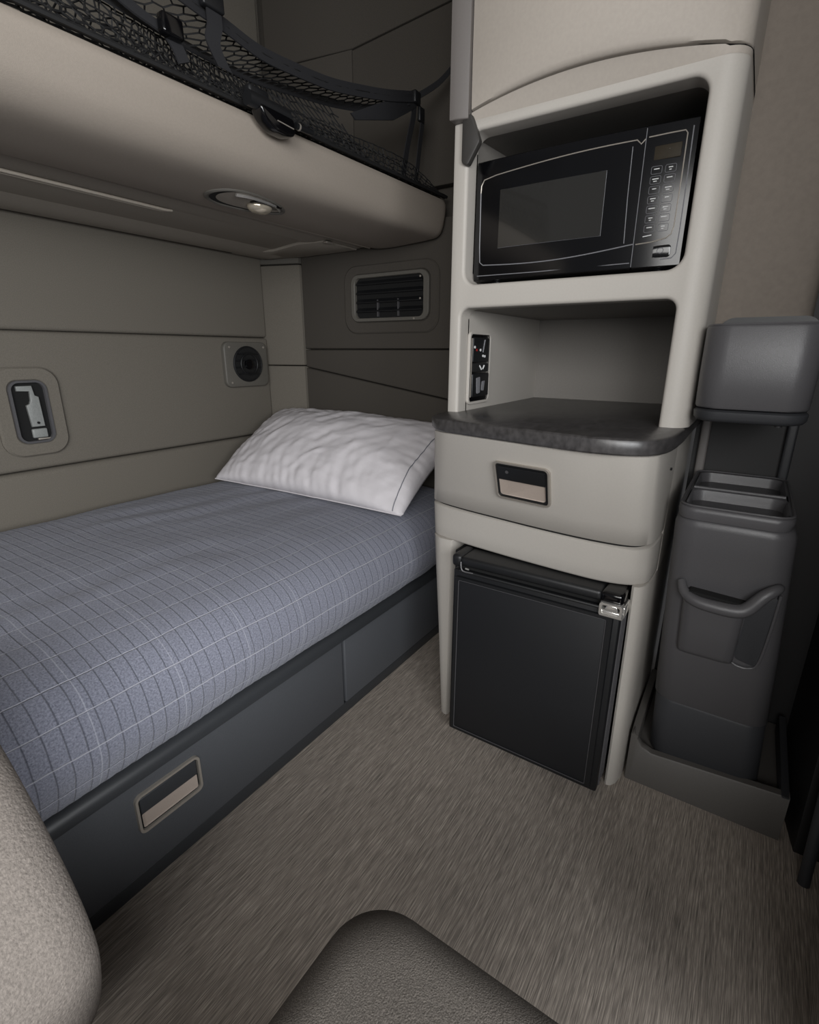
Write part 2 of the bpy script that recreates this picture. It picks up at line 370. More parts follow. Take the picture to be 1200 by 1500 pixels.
# ------------------------------------------------------------------ pillow
def pillow():
    NU, NV = 110, 80
    A = Vector((-.630,.885,.594)); B = Vector((-.610,-.035,.588)); C = Vector((-.175,.955,.828)); D = Vector((-.165,-.03,.815))
    top, bot, edge = [], [], []
    bm = bmesh.new()
    def base(u, v):
        # concave sides between corners
        uu = .5+(u-.5)*(1-.045*math.sin(PI*v)); vv = .5+(v-.5)*(1-.05*math.sin(PI*u))
        return (A*(1-uu)+B*uu)*(1-vv)+(C*(1-uu)+D*uu)*vv
    nrm = (B-A).cross(C-A); nrm.normalize()
    if nrm.z < 0: nrm = -nrm
    def surf(sign):
        g = []
        for i in range(NU+1):
            row = []
            for j in range(NV+1):
                u, v = i/NU, j/NV
                p = base(u, v)
                e = (max(0, math.sin(PI*u))*max(0, math.sin(PI*v)))**.34
                # gather wrinkles radiating from the edges
                edge_d = min(u*1.9, (1-u)*1.9, v, (1-v))
                gw = math.exp(-edge_d*7)*e
                wr = 0
                n_ = noise.noise(Vector((u*30+v*3, v*5, 1))); wr += gw*.017*(math.copysign(abs(n_)**.7, n_)) * (1 if v < .5 else .5)
                wr += gw*.010*noise.noise(Vector((u*5, v*24, 7)))+.004*e*(1-min(1, 5*abs(noise.noise(Vector((u*7-v*2, v*3+u, 21))))))
                wr += .006*e*noise.noise(Vector((u*5+v*2, v*6-u*2, 2)))+.0035*e*noise.ridged_multi_fractal(Vector((u*5+v*3, v*4-u*3, 4)), 1, 2, 3, 1, 2)*.6
                wr += .004*e*noise.noise(Vector(((u-v*.4)*22, (v+u*.6)*5, 11)))
                if sign > 0: h = e*.105*(1+.15*math.sin(PI*v*.9)) + wr
                else: h = -e*.06
                q = p+nrm*h
                if sign < 0 or True:
                    if q.z < .596: q.z = .596+(.001 if sign > 0 else 0)
                row.append(q)
            g.append(row)
        return g
    T, Bt = surf(1), surf(-1)
    vt = [[bm.verts.new(p) for p in r] for r in T]
    vb = [[(vt[i][j] if i in (0, NU) or j in (0, NV) else bm.verts.new(Bt[i][j])) for j in range(NV+1)] for i in range(NU+1)]
    for i in range(NU):
        for j in range(NV):
            bm.faces.new((vt[i][j], vt[i+1][j], vt[i+1][j+1], vt[i][j+1]))
            try: bm.faces.new((vb[i][j], vb[i][j+1], vb[i+1][j+1], vb[i+1][j]))
            except ValueError: pass
    rim = [T[i][0] for i in range(NU+1)]+[T[NU][j] for j in range(1, NV+1)]
    rim2 = []
    for j in range(8, NV-4): # piping line running inside the cover's short side
        rim2.append(T[NU-5][j]+nrm*.002)
    return bm, rim, T
pb, rim, T = pillow()
pl = obj('pillow', pb, 'pillow', None, 80)
tag(pl, 'white cotton pillow propped on the bunk against the end wall', 'pillow')
flap = [T[110][j]+Vector((0,0,.002)) for j in range(0, 3)]
obj('piping', tube([p+Vector((0,-.001,.001)) for p in ([T[i][0] for i in range(0, 111, 2)])], .0022, 6), 'pillow', pl)
obj('piping', tube([T[106][j]+Vector((-.0005,-.0015,.002)) for j in range(1, 80, 2)], .0016, 6), 'piping', pl)

# ------------------------------------------------------------------ upper bunk
ub = thing('upper_bunk', (-1.3, .5, 1.49), 'padded beige-grey upper bunk platform hanging over the berth', 'bunk')
def bunk_profile(x):
    # (y,z) from seam on the underside round the nose to the top; front edge swings out a little towards +x
    t = max(0, min(1, (x+1.45)/1.3))
    d = .045*(1-t)
    r = max(0, (x-(-.158))/.032)            # rounded end near the tower
    z = .0
    pr = [(.425,1.492),(.40,1.481),(.33,1.476),(.25,1.478),(.185,1.484),(.145,1.496),(.115,1.520),(.098,1.552),(.088,1.585),(.095,1.603),(.13,1.61),(.98,1.61)]
    k = max(0, min(1, (x+1.1)/.9))**1.5
    pe = [(.425,1.492),(.40,1.481),(.33,1.478),(.25,1.481),(.165,1.486),(.122,1.492),(.102,1.510),(.092,1.545),(.088,1.585),(.095,1.603),(.13,1.61),(.98,1.61)]
    pr = [(a*(1-k)+c*k, b_*(1-k)+e*k) for (a, b_), (c, e) in zip(pr, pe)]
    return [(y+d+ (.02*r*r if y < .3 else 0), zz+.006*r*r*(1 if zz < 1.55 else -1)) for y, zz in pr]
rs = []
for x in [-2.7+.1*i for i in range(25)]+[-.25,-.22,-.19,-.17,-.155,-.142,-.132,-.1275]:
    pr = catmull([(x, a, b) for a, b in bunk_profile(x)[:10]], 5)+[Vector((x, *bunk_profile(x)[10])), Vector((x, .98, 1.61)), Vector((x, .98, 1.50)), Vector((x, .47, 1.50))]
    rs.append(pr)
obj('front_cushion', loft(rs), 'bunk', ub, 50)
obj('underside_panel', box(-2.7, -.128, .462, .985, 1.4955, 1.52, .003), 'bunk_under', ub)
obj('seam_piping', tube([(-2.7,.462,1.491),(-.3,.432,1.491),(-.14,.435,1.491)], .0055, 8), 'piping_l', ub)
obj('underside_ridge', loft([[Vector((x,y,z)) for y, z in ((.480,1.497),(.484,1.492),(.55-.0*x,1.489),(.575,1.491),(.578,1.497))] for x in (-2.7,-.3,-.14)]), 'bunk_under', ub)
obj('trim_strip', tube([(-2.7,.592,1.490),(-.90,.592,1.490),(-.875,.592,1.4925)], .004, 8), 'piping_l', ub)
obj('trim_strip', tube([(-2.7,.617,1.491),(-.90,.614,1.491),(-.875,.606,1.4935)], .003, 8), 'piping_l', ub)
obj('underside_roll', loft([[Vector((x,y,z)) for y, z in ((.80,1.497),(.85,1.487),(.90,1.482),(.95,1.483),(.984,1.490),(.985,1.497))] for x in (-2.7,-.40,-.2)]), 'bunk_under', ub)
obj('end_plate', prism([(-.36,.985),(-.20,.985),(-.14,.80),(-.14,.50),(-.33,.50),(-.345,.62),(-.30,.80)], 2, 1.486, 1.497, .003, 2), 'bunk_under', ub)
obj('small_catch', box(-.335,-.30,.48,.50,1.481,1.488,.003), 'nickel', ub)
# dome light in the underside of the nose
def dome():
    # local frame: on underside surface, long axis along x
    cx, cy, cz = -.850, .292, 1.4765
    L_, W_ = .125, .064
    def almond(s, n=40):
        out = []
        for i in range(n):
            t = i*2*PI/n; c, s_ = math.cos(t), math.sin(t)
            ex = L_*s*(abs(c)**.85)*(1 if c > 0 else -1); ey = W_*s*(abs(s_)**1.15)*(1 if s_ > 0 else -1)
            ey *= (1-.25*ex/L_)
            out.append((cx+ex, cy+ey+.0*ex))
        return out
    def tilt(rings):
        for r in rings:
            for p in r: p.z += (cy-p.y)*.10*(1 if p.y < cy else .15)
        return rings
    bez = loft(tilt([ring(almond(1.0),2,cz+.004), ring(almond(1.0),2,cz-.002), ring(almond(.96),2,cz-.0045), ring(almond(.90),2,cz-.003), ring(almond(.87),2,cz+.002)]), False, False)
    b_ = obj('dome_light', bez, 'vent', ub)
    obj('well_shadow', loft(tilt([ring(almond(.885),2,cz-.001), ring(almond(.84),2,cz-.0008)]), False, True), 'gap', b_)
    obj('light_well', loft(tilt([ring([(a_+.004, b2-.006) for a_, b2 in almond(.80)],2,cz-.0016), ring([(a_+.004, b2-.006) for a_, b2 in almond(.6)],2,cz-.0016)]), False, True), 'bunk_under', b_)
    return b_, cx, cy, cz
dl, cx, cy, cz = dome()
# chrome reflector bar and lens
obj('reflector', tube(catmull([(cx-.07,cy-.040,cz-.001),(cx-.02,cy-.046,cz+.001),(cx+.06,cy-.037,cz+.001),(cx+.10,cy-.012,cz)],6), .0045, 8), 'chrome', dl)
obj('shade', box(cx-.005, cx+.085, cy-.040, cy-.012, cz-.003, cz+.004, .004), 'gloss', dl)
lb = bmesh.new(); bmesh.ops.create_uvsphere(lb, u_segments=32, v_segments=16, radius=1)
for v in lb.verts: v.co = Vector((cx+.036+v.co.x*.036, cy-.004+v.co.y*.030, cz-.004+v.co.z*.016))
obj('lens', lb, 'lens', dl)
# black release latch on the front edge
lt = obj('latch', prism(rquad([(-.992,1.606),(-.890,1.606),(-.888,1.572),(-.91,1.566),(-.95,1.567),(-.980,1.582)], .012), 1, .064, .10, .006, 3), 'gloss', ub)
obj('latch_roller', tube([(-1.01,.082,1.612),(-.90,.078,1.609)], .015, 14), 'black', lt)
obj('latch_bar', tube([(-.945,.0625,1.586),(-.897,.0625,1.584)], .0012, 8), 'nickel', lt)
obj('latch_pin', tube([(-.870,.083,1.603),(-.815,.083,1.605)], .007, 12), 'black', lt)
obj('latch_pin_cap', tube([(-.862,.083,1.603),(-.858,.083,1.603)], .0078, 12), 'nickel', lt)

# ------------------------------------------------------------------ cargo net
cn = thing('cargo_net', (-.9, .12, 1.611), 'black cargo net with webbing belts strung above the upper bunk edge', 'net')
def lip(x):
    t = max(0, min(1, (x+1.45)/1.3)); return Vector((x, .10+.045*(1-t), 1.613))
# upper belt (centre line), lower belt and lip line sampled by common parameter
B1 = [(-2.3,.12,2.02),(-1.9,.12,1.90),(-1.5,.12,1.80),(-1.17,.12,1.752),(-1.02,.12,1.738),(-.93,.12,1.729),(-.83,.12,1.736),(-.70,.12,1.752),(-.57,.12,1.781),(-.44,.12,1.815),(-.305,.12,1.857)]
B2 = [(-2.3,.20,1.82),(-1.9,.20,1.775),(-1.5,.20,1.735),(-1.22,.20,1.718),(-1.10,.20,1.712),(-.98,.20,1.711),(-.88,.20,1.716),(-.75,.20,1.735),(-.60,.19,1.757),(-.46,.16,1.785),(-.34,.125,1.835)]
L0 = [lip(x) for x in (-2.3,-1.9,-1.5,-1.25,-1.10,-.95,-.80,-.65,-.48,-.32,-.14)]
c1, c2, c0 = catmull(B1, 14), catmull(B2, 14), catmull(L0, 14)
def samp(c, t):
    f = max(0, min(1, t))*(len(c)-1); i = min(int(f), len(c)-2); return c[i].lerp(c[i+1], f-i)
def hexnet(ca, cb, nu, nv, r, sag=0, jit=.25, seed=1, t0=0, t1=1, sagdir=Vector((0,.5,-1))):
    rnd = random.Random(seed); pt_ = {}
    def node(i, j):
        if (i, j) not in pt_:
            u = t0+(t1-t0)*(i+rnd.uniform(-jit, jit))/nu; v = (j+(rnd.uniform(-jit, jit) if 0 < j < nv else 0))/nv
            p = samp(ca, u).lerp(samp(cb, u), max(0, min(1, v))); p += sagdir*sag*math.sin(PI*max(0, min(1, v)))
            p.y += rnd.uniform(-.002,.002)
            pt_[(i, j)] = p
        return pt_[(i, j)]
    bm = bmesh.new()
    def seg(a, b):
        d = b-a
        if d.length < 1e-5: return
        d.normalize(); x = d.cross(Vector((0,0,1)));
        if x.length < .01: x = Vector((1,0,0))
        x.normalize(); y = d.cross(x)
        V = [[bm.verts.new(p+(x*math.cos(k*PI/2)+y*math.sin(k*PI/2))*r) for k in range(4)] for p in (a, b)]
        for k in range(4): bm.faces.new((V[0][k], V[0][(k+1) % 4], V[1][(k+1) % 4], V[1][k]))
    # brick-pattern hexagons: horizontal zigzags + verticals
    for j in range(nv+1):
        for i in range(nu):
            a = node(i, j).copy(); b_ = node(i+1, j).copy()
            za = .18 if (i+j) % 2 else -.18
            sa = (samp(cb, t0+(t1-t0)*i/nu)-samp(ca, t0+(t1-t0)*i/nu))/nv
            sb = (samp(cb, t0+(t1-t0)*(i+1)/nu)-samp(ca, t0+(t1-t0)*(i+1)/nu))/nv
            if 0 < j < nv: a += sa*za; b_ -= sb*za
            seg(a, b_)
            if j < nv and (i+j) % 2:
                c = node(i, j+1).copy()
                if 0 < j+1 < nv: c -= sa*.18
                seg(a, c)
    return bm
obj('net_panel', hexnet(c1, c2, 96, 4, .0017, 0, .16, 2), 'net', cn, 60)
B3 = [(-2.3,.17,1.76),(-1.9,.17,1.72),(-1.5,.17,1.69),(-1.22,.17,1.675),(-1.08,.17,1.670),(-.95,.17,1.668),(-.80,.165,1.672),(-.62,.15,1.676),(-.47,.135,1.680),(-.31,.122,1.672),(-.14,.11,1.622)]
c3 = catmull(B3, 14)
obj('net_panel', hexnet(c2, c0, 130, 6, .0016, .012, .25, 3, t1=.78, sagdir=Vector((0,-.3,-1))), 'net', cn, 60)
obj('net_panel', hexnet(c3, c0, 150, 5, .0016, .006, .3, 5, sagdir=Vector((0,-.5,-1))), 'net', cn, 60)
obj('net_panel', hexnet([p+Vector((0,.03,-.004)) for p in c3], [p+Vector((0,.02,.004)) for p in c0], 140, 4, .0018, .012, .35, 8, sagdir=Vector((0,.6,-1))), 'net', cn, 60)
obj('net_panel', hexnet([p+Vector((0,.02,.0)) for p in c2], [p+Vector((0,.05,.004)) for p in c0], 110, 5, .0016, .02, .3, 15, t1=.70, sagdir=Vector((0,.9,-1))), 'net', cn, 60)
bk = [p+Vector((0,.30,.02)) for p in c0]
obj('net_panel', hexnet([p+Vector((0,-.012,.004)) for p in c0], bk, 140, 8, .0017, -.012, .3, 6, sagdir=Vector((0,0,-1))), 'net', cn, 60)
obj('upper_belt', ribbon(c1, Vector((0,.004,.0155)), .003), 'belt', cn, 30)
obj('lower_belt', ribbon(c2, Vector((0,.010,.012)), .003), 'belt', cn, 30)
obj('edge_cord', tube([p+Vector((0,-.008,.002)) for p in c0], .005, 6), 'net', cn)
# straps
obj('end_gusset', prism([(-.50,1.775),(-.30,1.873),(-.285,1.84),(-.34,1.805),(-.42,1.76),(-.60,1.705),(-.62,1.715)], 1, .118, .124, .001), 'belt', cn)
obj('strap', ribbon(catmull([(-.30,.12,1.857),(-.22,.085,1.915),(-.16,.05,1.985),(-.128,.03,2.02)],5), Vector((0,.002,.009)), .003), 'belt', cn, 30)
obj('buckle', box(-.318, -.285, .108, .128, 1.838, 1.872, .005), 'black', cn)
obj('strap', ribbon(catmull([(-.305,.12,1.845),(-.31,.122,1.80),(-.33,.13,1.72),(-.34,.14,1.64),(-.34,.15,1.615)],5), Vector((.012,0,0)), .003), 'belt', cn, 30)
obj('strap', ribbon(catmull([(-.295,.12,1.85),(-.262,.118,1.82),(-.268,.122,1.75),(-.275,.13,1.66),(-.275,.14,1.615)],5), Vector((.010,0,0)), .003), 'belt', cn, 30)
obj('buckle', box(-.285,-.255,.112,.124,1.80,1.84,.004), 'black', cn)
obj('strap', ribbon(catmull([(-1.055,.110,1.765),(-1.058,.105,1.72),(-1.062,.11,1.69),(-1.03,.12,1.66)],5), Vector((.017,0,0)), .004), 'belt', cn, 30)
obj('buckle', box(-1.085,-1.035,.098,.114,1.742,1.770,.004), 'black', cn)
obj('strap', ribbon(catmull([(-1.30,.19,1.76),(-1.20,.16,1.705),(-1.14,.14,1.68),(-1.12,.13,1.64)],5), Vector((.012,0,.006)), .004), 'belt', cn, 30)
obj('buckle', box(-1.165,-1.12,.118,.14,1.67,1.705,.006), 'gloss', cn)
obj('buckle', box(-.985,-.93,.10,.125,1.63,1.652,.006), 'black', cn)

# ------------------------------------------------------------------ wall fittings
# round fan speaker on the back wall
def screw(x, y, z, axis, par, r=.005):
    if axis == 1: b_ = cyl((x, z), 1, r, y, y+.004, 12, .001)
    else: b_ = cyl((y, z), 0, r, x, x+.004, 12, .001)
    return obj('screw', b_, 'nickel', par)
sp = thing('round_air_vent', (-.335, .985, .945), 'square grey wall plate with a round black swivel vent near the bunk corner', 'vent')
obj('plate', prism(rrect(-.452,-.218,.950,1.140,.030), 1, .978, .999, .006, 3, only=0), 'vent', sp)
obj('ring', tube([(-.333+.075*math.cos(i*PI/20), .976, 1.047+.072*math.sin(i*PI/20)) for i in range(40)], .0045, 8, True), 'black', sp)
obj('bowl', cyl((-.333,1.047), 1, .071, .974, .98, 40), 'gap', sp)
obj('hub', cyl((-.333,1.047), 1, .022, .962, .978, 24, .004), 'gloss', sp)
for k in range(4):
    z = 1.047+(-.042+.028*k); hw = math.sqrt(max(0, .068**2-(z-1.047)**2))
    obj('louvre', tube([(-.333-hw,.972,z),(-.333,.966,z+.006),(-.333+hw,.972,z)], .0035, 6), 'black', sp)
obj('inner_ring', tube([(-.333+.045*math.cos(i*PI/16), .968, 1.047+.044*math.sin(i*PI/16)) for i in range(32)], .003, 6, True), 'black', sp)
for x, z in ((-.425,1.118),(-.240,1.118),(-.425,.970)): screw(x, .974, z, 1, sp)

# recessed latch pocket at the left
rp_ = thing('wall_latch_pocket', (-1.19, .98, .8), 'tall rounded recess plate with a dark pocket and pale lever on the back wall', 'latch')
po = rrect(-1.287,-1.098,.775,1.052,.055,8); pi_ = rrect(-1.243,-1.140,.818,1.010,.028,8)
obj('bezel', frame_plate(1, po, pi_, .984, 1.0, .006), 'panel', rp_)
obj('pocket_rim', frame_plate(1, rrect(-1.245,-1.138,.816,1.012,.030,8), rrect(-1.236,-1.147,.824,1.004,.022,8), .980, .999, .002), 'charcoal', rp_)
obj('pocket', prism(rrect(-1.24,-1.142,.82,1.008,.025), 1, .992, .999), 'gap', rp_)
obj('lever', prism([(-1.222,.995),(-1.180,.995),(-1.176,.965),(-1.166,.960),(-1.164,.868),(-1.200,.868),(-1.204,.935),(-1.194,.94),(-1.190,.95),(-1.188,.978),(-1.222,.980)], 1, .982, .994, .002), 'white', rp_)
obj('lever_foot', box(-1.203,-1.160,.983,.994,.832,.861,.004), 'white', rp_)
obj('lever_pivot', cyl((-1.182,.880), 1, .004, .979, .984, 12), 'gap', rp_)
obj('catch_plate', box(-1.19,-1.152,.984,.992,.8255,.8305,.001), 'nickel', rp_)

# rectangular vent on the end wall
rv = thing('rectangular_air_vent', (-.126, .345, 1.18), 'rectangular recessed air vent with dark louvres on the end wall', 'vent')
vo = rrect(.120,.578,1.172,1.432,.06,8); vi = rrect(.160,.535,1.218,1.396,.035,8); vi2 = rrect(.185,.515,1.232,1.382,.022,8)
obj('bezel', frame_plate(0, vo, vi, -.134, -.120, .005), 'panel_dark', rv)
obj('inner_frame', frame_plate(0, vi, vi2, -.142, -.124, .003), 'vent', rv)
obj('pocket', prism(vi2, 0, -.127, -.1265+.0005), 'gap', rv)
for k in range(4):
    z = 1.255+.034*k
    obj('louvre', prism([(-.1385,z),(-.1275,z+.012),(-.1275,z+.016),(-.1385,z+.004)], 1, .19, .51), 'black', rv)
for y in (.30,.40): obj('vane', box(-.136,-.1275,y,y+.006,1.236,1.30), 'charcoal', rv)
for y, z in ((.197,1.372),(.197,1.295),(.225,1.2245)): screw(-.1435, y, z, 0, rv, .004)

# ------------------------------------------------------------------ base cabinet
D_top = [(-.60,-.246),(-.78,-.262),(-.826,-.298),(-.848,-.36),(-.868,-.45),(-.884,-.54),(-.896,-.62),(-.896,-.69),(-.888,-.750),(-.862,-.778),(-.81,-.789),(-.60,-.792)]
D_bot = [(-.60,-.186),(-.652,-.188),(-.690,-.214),(-.716,-.30),(-.738,-.43),(-.752,-.52),(-.762,-.61),(-.765,-.68),(-.760,-.740),(-.742,-.770),(-.70,-.786),(-.60,-.79)]
B_bot = [(-.60,-.190),(-.645,-.192),(-.684,-.215),(-.705,-.31),(-.722,-.43),(-.732,-.52),(-.740,-.61),(-.743,-.68),(-.737,-.73),(-.72,-.765),(-.685,-.786),(-.60,-.79)]
def oc(o, z, m=6): return [Vector((p.x, p.y, z)) for p in catmull([(a, b, 0) for a, b in o], m)]
def lerpo(a, b, t): return [p.lerp(q, t) for p, q in zip(a, b)]
def inset(r, d):
    c = Vector((-.60, -.515, 0)); out = []
    for p in r:
        q = p.copy(); q.x += d*(1 if p.x < -.62 else 0); q.y += d*(-1 if p.y > -.515 else 1)*min(1, abs(p.y+.515)/.2); out.append(q)
    return out
bc = thing('base_cabinet', (-.4, -.515, 0), 'light grey lower cabinet with bowed drawer housing the black fridge', 'cabinet')
Tz, Bz = oc(D_top, .918), oc(D_bot, .696)
def dface(t, d=0):
    r = lerpo(Bz, Tz, t); r = [Vector((p.x, p.y, .696+(.918-.696)*t)) for p in r]; return inset(r, d) if d else r
dr = obj('drawer', loft([dface(0,.004), dface(.012), dface(.25), dface(.5), dface(.75), dface(.988), dface(1,.004)]), 'tower', bc, 50)
B0, B1r = oc(D_bot, .690), oc(B_bot, .596)
def bface(t, d=0):
    r = [Vector((p.x, p.y, .690+(.590-.690)*t)) for p in lerpo(B0, B1r, t)]; return inset(r, d) if d else r
obj('upper_rail', loft([bface(0,.004), bface(.03), bface(.3), bface(.6), bface(.93), bface(.975,.002), bface(1,.006)]), 'tower', bc, 50)
obj('shadow_gap', loft([inset(oc(D_bot,.687),.010), inset(oc(D_bot,.699),.010)]), 'gap', bc)
def sec(pts, z): return [Vector((a, b, z)) for a, b in pts]
# right leg
RL = lambda z, f: sec([(-.60,-.757),(f,-.757),(f-.004,-.762),(f,-.772),(f+.015,-.782),(f+.045,-.789),(-.60,-.790),(-.15,-.790),(-.15,-.757)], z)
obj('right_leg', loft([RL(0,-.700),RL(.10,-.700),RL(.45,-.712),RL(.592,-.728)]), 'tower', bc, 40)
LL = lambda z: sec([(-.60,-.275),(-.695,-.275),(-.702,-.270),(-.702,-.262+.04*z),(-.695,-.250+.055*z),(-.675,-.242+.07*z),(-.60,-.235+.07*z),(-.15,-.235+.07*z),(-.15,-.275)], z)
obj('left_leg', loft([LL(0),LL(.30),LL(.592)]), 'tower', bc, 40)
obj('side_panel', box(-.601,-.15,-.791,-.7575,.59,.919,.002), 'tower', bc)
obj('side_panel', box(-.601,-.15,-.270,-.212,.59,.90,.002), 'tower', bc)
obj('inner_lining', box(-.20,-.15,-.757,-.275,0,.59), 'gap', bc)
screw_b = obj('screw', cyl((-.675,.86), 1, .003, -.7945, -.790, 10), 'gap', bc)
# corner blend between opening and rail
# drawer handle on sloped bowed face
def on_drawer(u, v, off=0):
    # u: y, v: z -> point on drawer face
    t = (v-.696)/(.222); r = dface(max(0, min(1, t)))
    best = None
    for a, b in zip(r, r[1:]):
        if (a.y-u)*(b.y-u) <= 0 and a.x < -.65 and abs(a.y-b.y) > 1e-6:
            k = (u-a.y)/(b.y-a.y); best = a.lerp(b, k)
    p = Vector((best.x-off, u, v)); return p
hy0, hy1, hz0, hz1 = -.588, -.448, .766, .868
def drape(bm_, parent, name, material):
    for v in bm_.verts:
        v.co.y += (hz1-v.co.z)*.10
        p = on_drawer(v.co.y, v.co.z); v.co.x += p.x
    return obj(name, bm_, material, parent)
drape(frame_plate(0, rrect(hy0,hy1,hz0,hz1,.013), rrect(hy0+.0055,hy1-.0055,hz0+.0055,hz1-.0055,.009), -.009, .004, .002), dr, 'handle', 'nickel')
drape(frame_plate(0, rrect(hy0+.005,hy1-.005,hz0+.005,hz1-.005,.009), rrect(hy0+.012,hy1-.012,hz0+.012,hz1-.012,.007), -.005, .004, .001), dr, 'handle_lip', 'black')
drape(box(-.0065, .001, hy0+.012, hy1-.012, (hz0+hz1)/2+.004, hz1-.012, .001), dr, 'handle_flap', 'black')
drape(loft([ring(rrect(hy0+.011,hy1-.011,hz0+.011,(hz0+hz1)/2+.006,.003),0,-.0045), ring(rrect(hy0+.014,hy1-.034,hz0+.014,(hz0+hz1)/2+.006,.003),0,-.0009)], False, True), dr, 'handle_recess', 'recess')
drape(cyl((hy1-.035,(hz0+hz1)/2+.026), 0, .004, -.0075, -.006, 14), dr, 'key_mark', 'charcoal')

# ------------------------------------------------------------------ worktop
W_out = [(-.13,-.240),(-.60,-.240),(-.76,-.246),(-.80,-.262),(-.838,-.30),(-.858,-.37),(-.880,-.47),(-.900,-.56),(-.915,-.64),(-.918,-.70),(-.905,-.750),(-.875,-.785),(-.82,-.803),(-.72,-.809),(-.60,-.809),(-.13,-.809)]
wo = catmull([(a,b,0) for a, b in W_out[1:15]], 6)
wo = [Vector((-.13,-.240,0))]+wo+[Vector((-.13,-.809,0))]
def woz(z, d):
    out = []
    for p in wo:
        q = p.copy(); q.z = z
        if p.x < -.62: q.x += d
        if p.x < -.2: q.y += (d if p.y < -.5 else -d)*min(1, abs(p.y+.5)/.25)
        out.append(q)
    return out
tag(obj('worktop', loft([woz(.920,.004), woz(.923,.001), woz(.930,0), woz(.943,0), woz(.948,.0015), woz(.951,.006)]), 'worktop', None, 35),
    'charcoal laminate worktop with bowed front edge above the grey drawer', 'worktop')

# ------------------------------------------------------------------ tower upper unit
tw = thing('microwave_tower', (-.42, -.53, .951), 'tall light grey storage tower with microwave bay and open niche over the worktop', 'cabinet')
FX = -.700
def tri_plate(outer, holes, x, bm=None):
    bm2 = bmesh.new(); ed = []
    for lp in [outer]+holes:
        vs = [bm2.verts.new((x, *p)) for p in lp]
        for i in range(len(vs)): ed.append(bm2.edges.new((vs[i], vs[(i+1) % len(vs)])))
    bmesh.ops.triangle_fill(bm2, use_beauty=True, use_dissolve=False, edges=ed)
    return merge(bm, bm2)
def hole_wall(y0, y1, z0, z1, rad, fil, depth, x=FX, bm=None):
    rs = []
    for k in range(6):
        a = k/5*PI/2; o = fil*(1-math.sin(a)); d = fil*(1-math.cos(a))
        rs.append(ring(rrect(y0-o, y1+o, z0-o, z1+o, rad+o, 8), 0, x+d))
    rs.append(ring(rrect(y0, y1, z0, z1, rad, 8), 0, x+depth))
    return loft(rs, False, False, bm=bm)
fil = .008
mh = (-.757, -.283, 1.256, 1.570); nh = (-.757, -.276, .945, 1.203)
nzr = .022
# front frame: outer outline with microwave hole; niche opening is cut through the bottom
def niche_outline(o):
    y0, y1, z1 = nh[0]-o, nh[1]+o, nh[3]+o
    r = nzr+o; pts = [(y1,.951)]
    for i in range(9):
        t = i/8*PI/2; pts.append((y1-r+r*math.cos(t), z1-r+r*math.sin(t)))
    for i in range(9):
        t = PI/2+i/8*PI/2; pts.append((y0+r+r*math.cos(t), z1-r+r*math.sin(t)))
    pts.append((y0,.951)); return pts
no = niche_outline(fil)
outer = [(-.252,.951),(-.252,1.590),(-.772,1.590),(-.772,.951)]+no[::-1]
fb = tri_plate(outer, [rrect(mh[0]-fil, mh[1]+fil, mh[2]-fil, mh[3]+fil, .03+fil, 8)], FX)
fb = hole_wall(*mh, .03, fil, .05, bm=fb)
rs = []
for k in range(6):
    a = k/5*PI/2; rs.append([Vector((FX+fil*(1-math.cos(a)), *p)) for p in niche_outline(fil*(1-math.sin(a)))])
rs.append([Vector((FX+.05, *p)) for p in niche_outline(0)])
fb = loft(rs, False, False, closed=False, bm=fb)
# rounded right edge and side, rounded left edge
rc = [Vector((FX, -.772, 0))]+[Vector((FX+.042-.042*math.cos(t), -.772-.040*math.sin(t), 0)) for t in [i/8*PI/2 for i in range(1, 9)]]+[Vector((-.13,-.812,0))]
fb = loft([[Vector((p.x,p.y,.951)) for p in rc],[Vector((p.x,p.y,1.590)) for p in rc]], False, False, closed=False, bm=fb)
lc = [Vector((FX,-.252,0)),Vector((FX+.002,-.247,0)),Vector((FX+.008,-.244,0)),Vector((-.13,-.244,0))]
fb = loft([[Vector((p.x,p.y,.951)) for p in lc],[Vector((p.x,p.y,1.590)) for p in lc]], False, False, closed=False, bm=fb)
bmesh.ops.remove_doubles(fb, verts=fb.verts[:], dist=1e-5)
obj('face_frame', fb, 'tower', tw, 35, recalc=True)
obj('niche_side', box(FX+.045, -.13, -.276, -.262, .951, 1.215), 'tower', tw)
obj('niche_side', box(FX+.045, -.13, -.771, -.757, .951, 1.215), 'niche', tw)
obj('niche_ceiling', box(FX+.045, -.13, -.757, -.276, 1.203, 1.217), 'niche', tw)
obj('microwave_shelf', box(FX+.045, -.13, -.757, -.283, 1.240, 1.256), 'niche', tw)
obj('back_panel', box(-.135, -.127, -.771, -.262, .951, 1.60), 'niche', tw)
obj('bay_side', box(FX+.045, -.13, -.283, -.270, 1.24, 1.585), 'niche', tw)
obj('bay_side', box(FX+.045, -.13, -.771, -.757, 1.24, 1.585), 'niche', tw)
obj('bay_ceiling', prism([(FX+.045,1.570),(-.13,1.60),(-.13,1.62),(FX+.045,1.60)], 1, -.757, -.283), 'niche', tw)
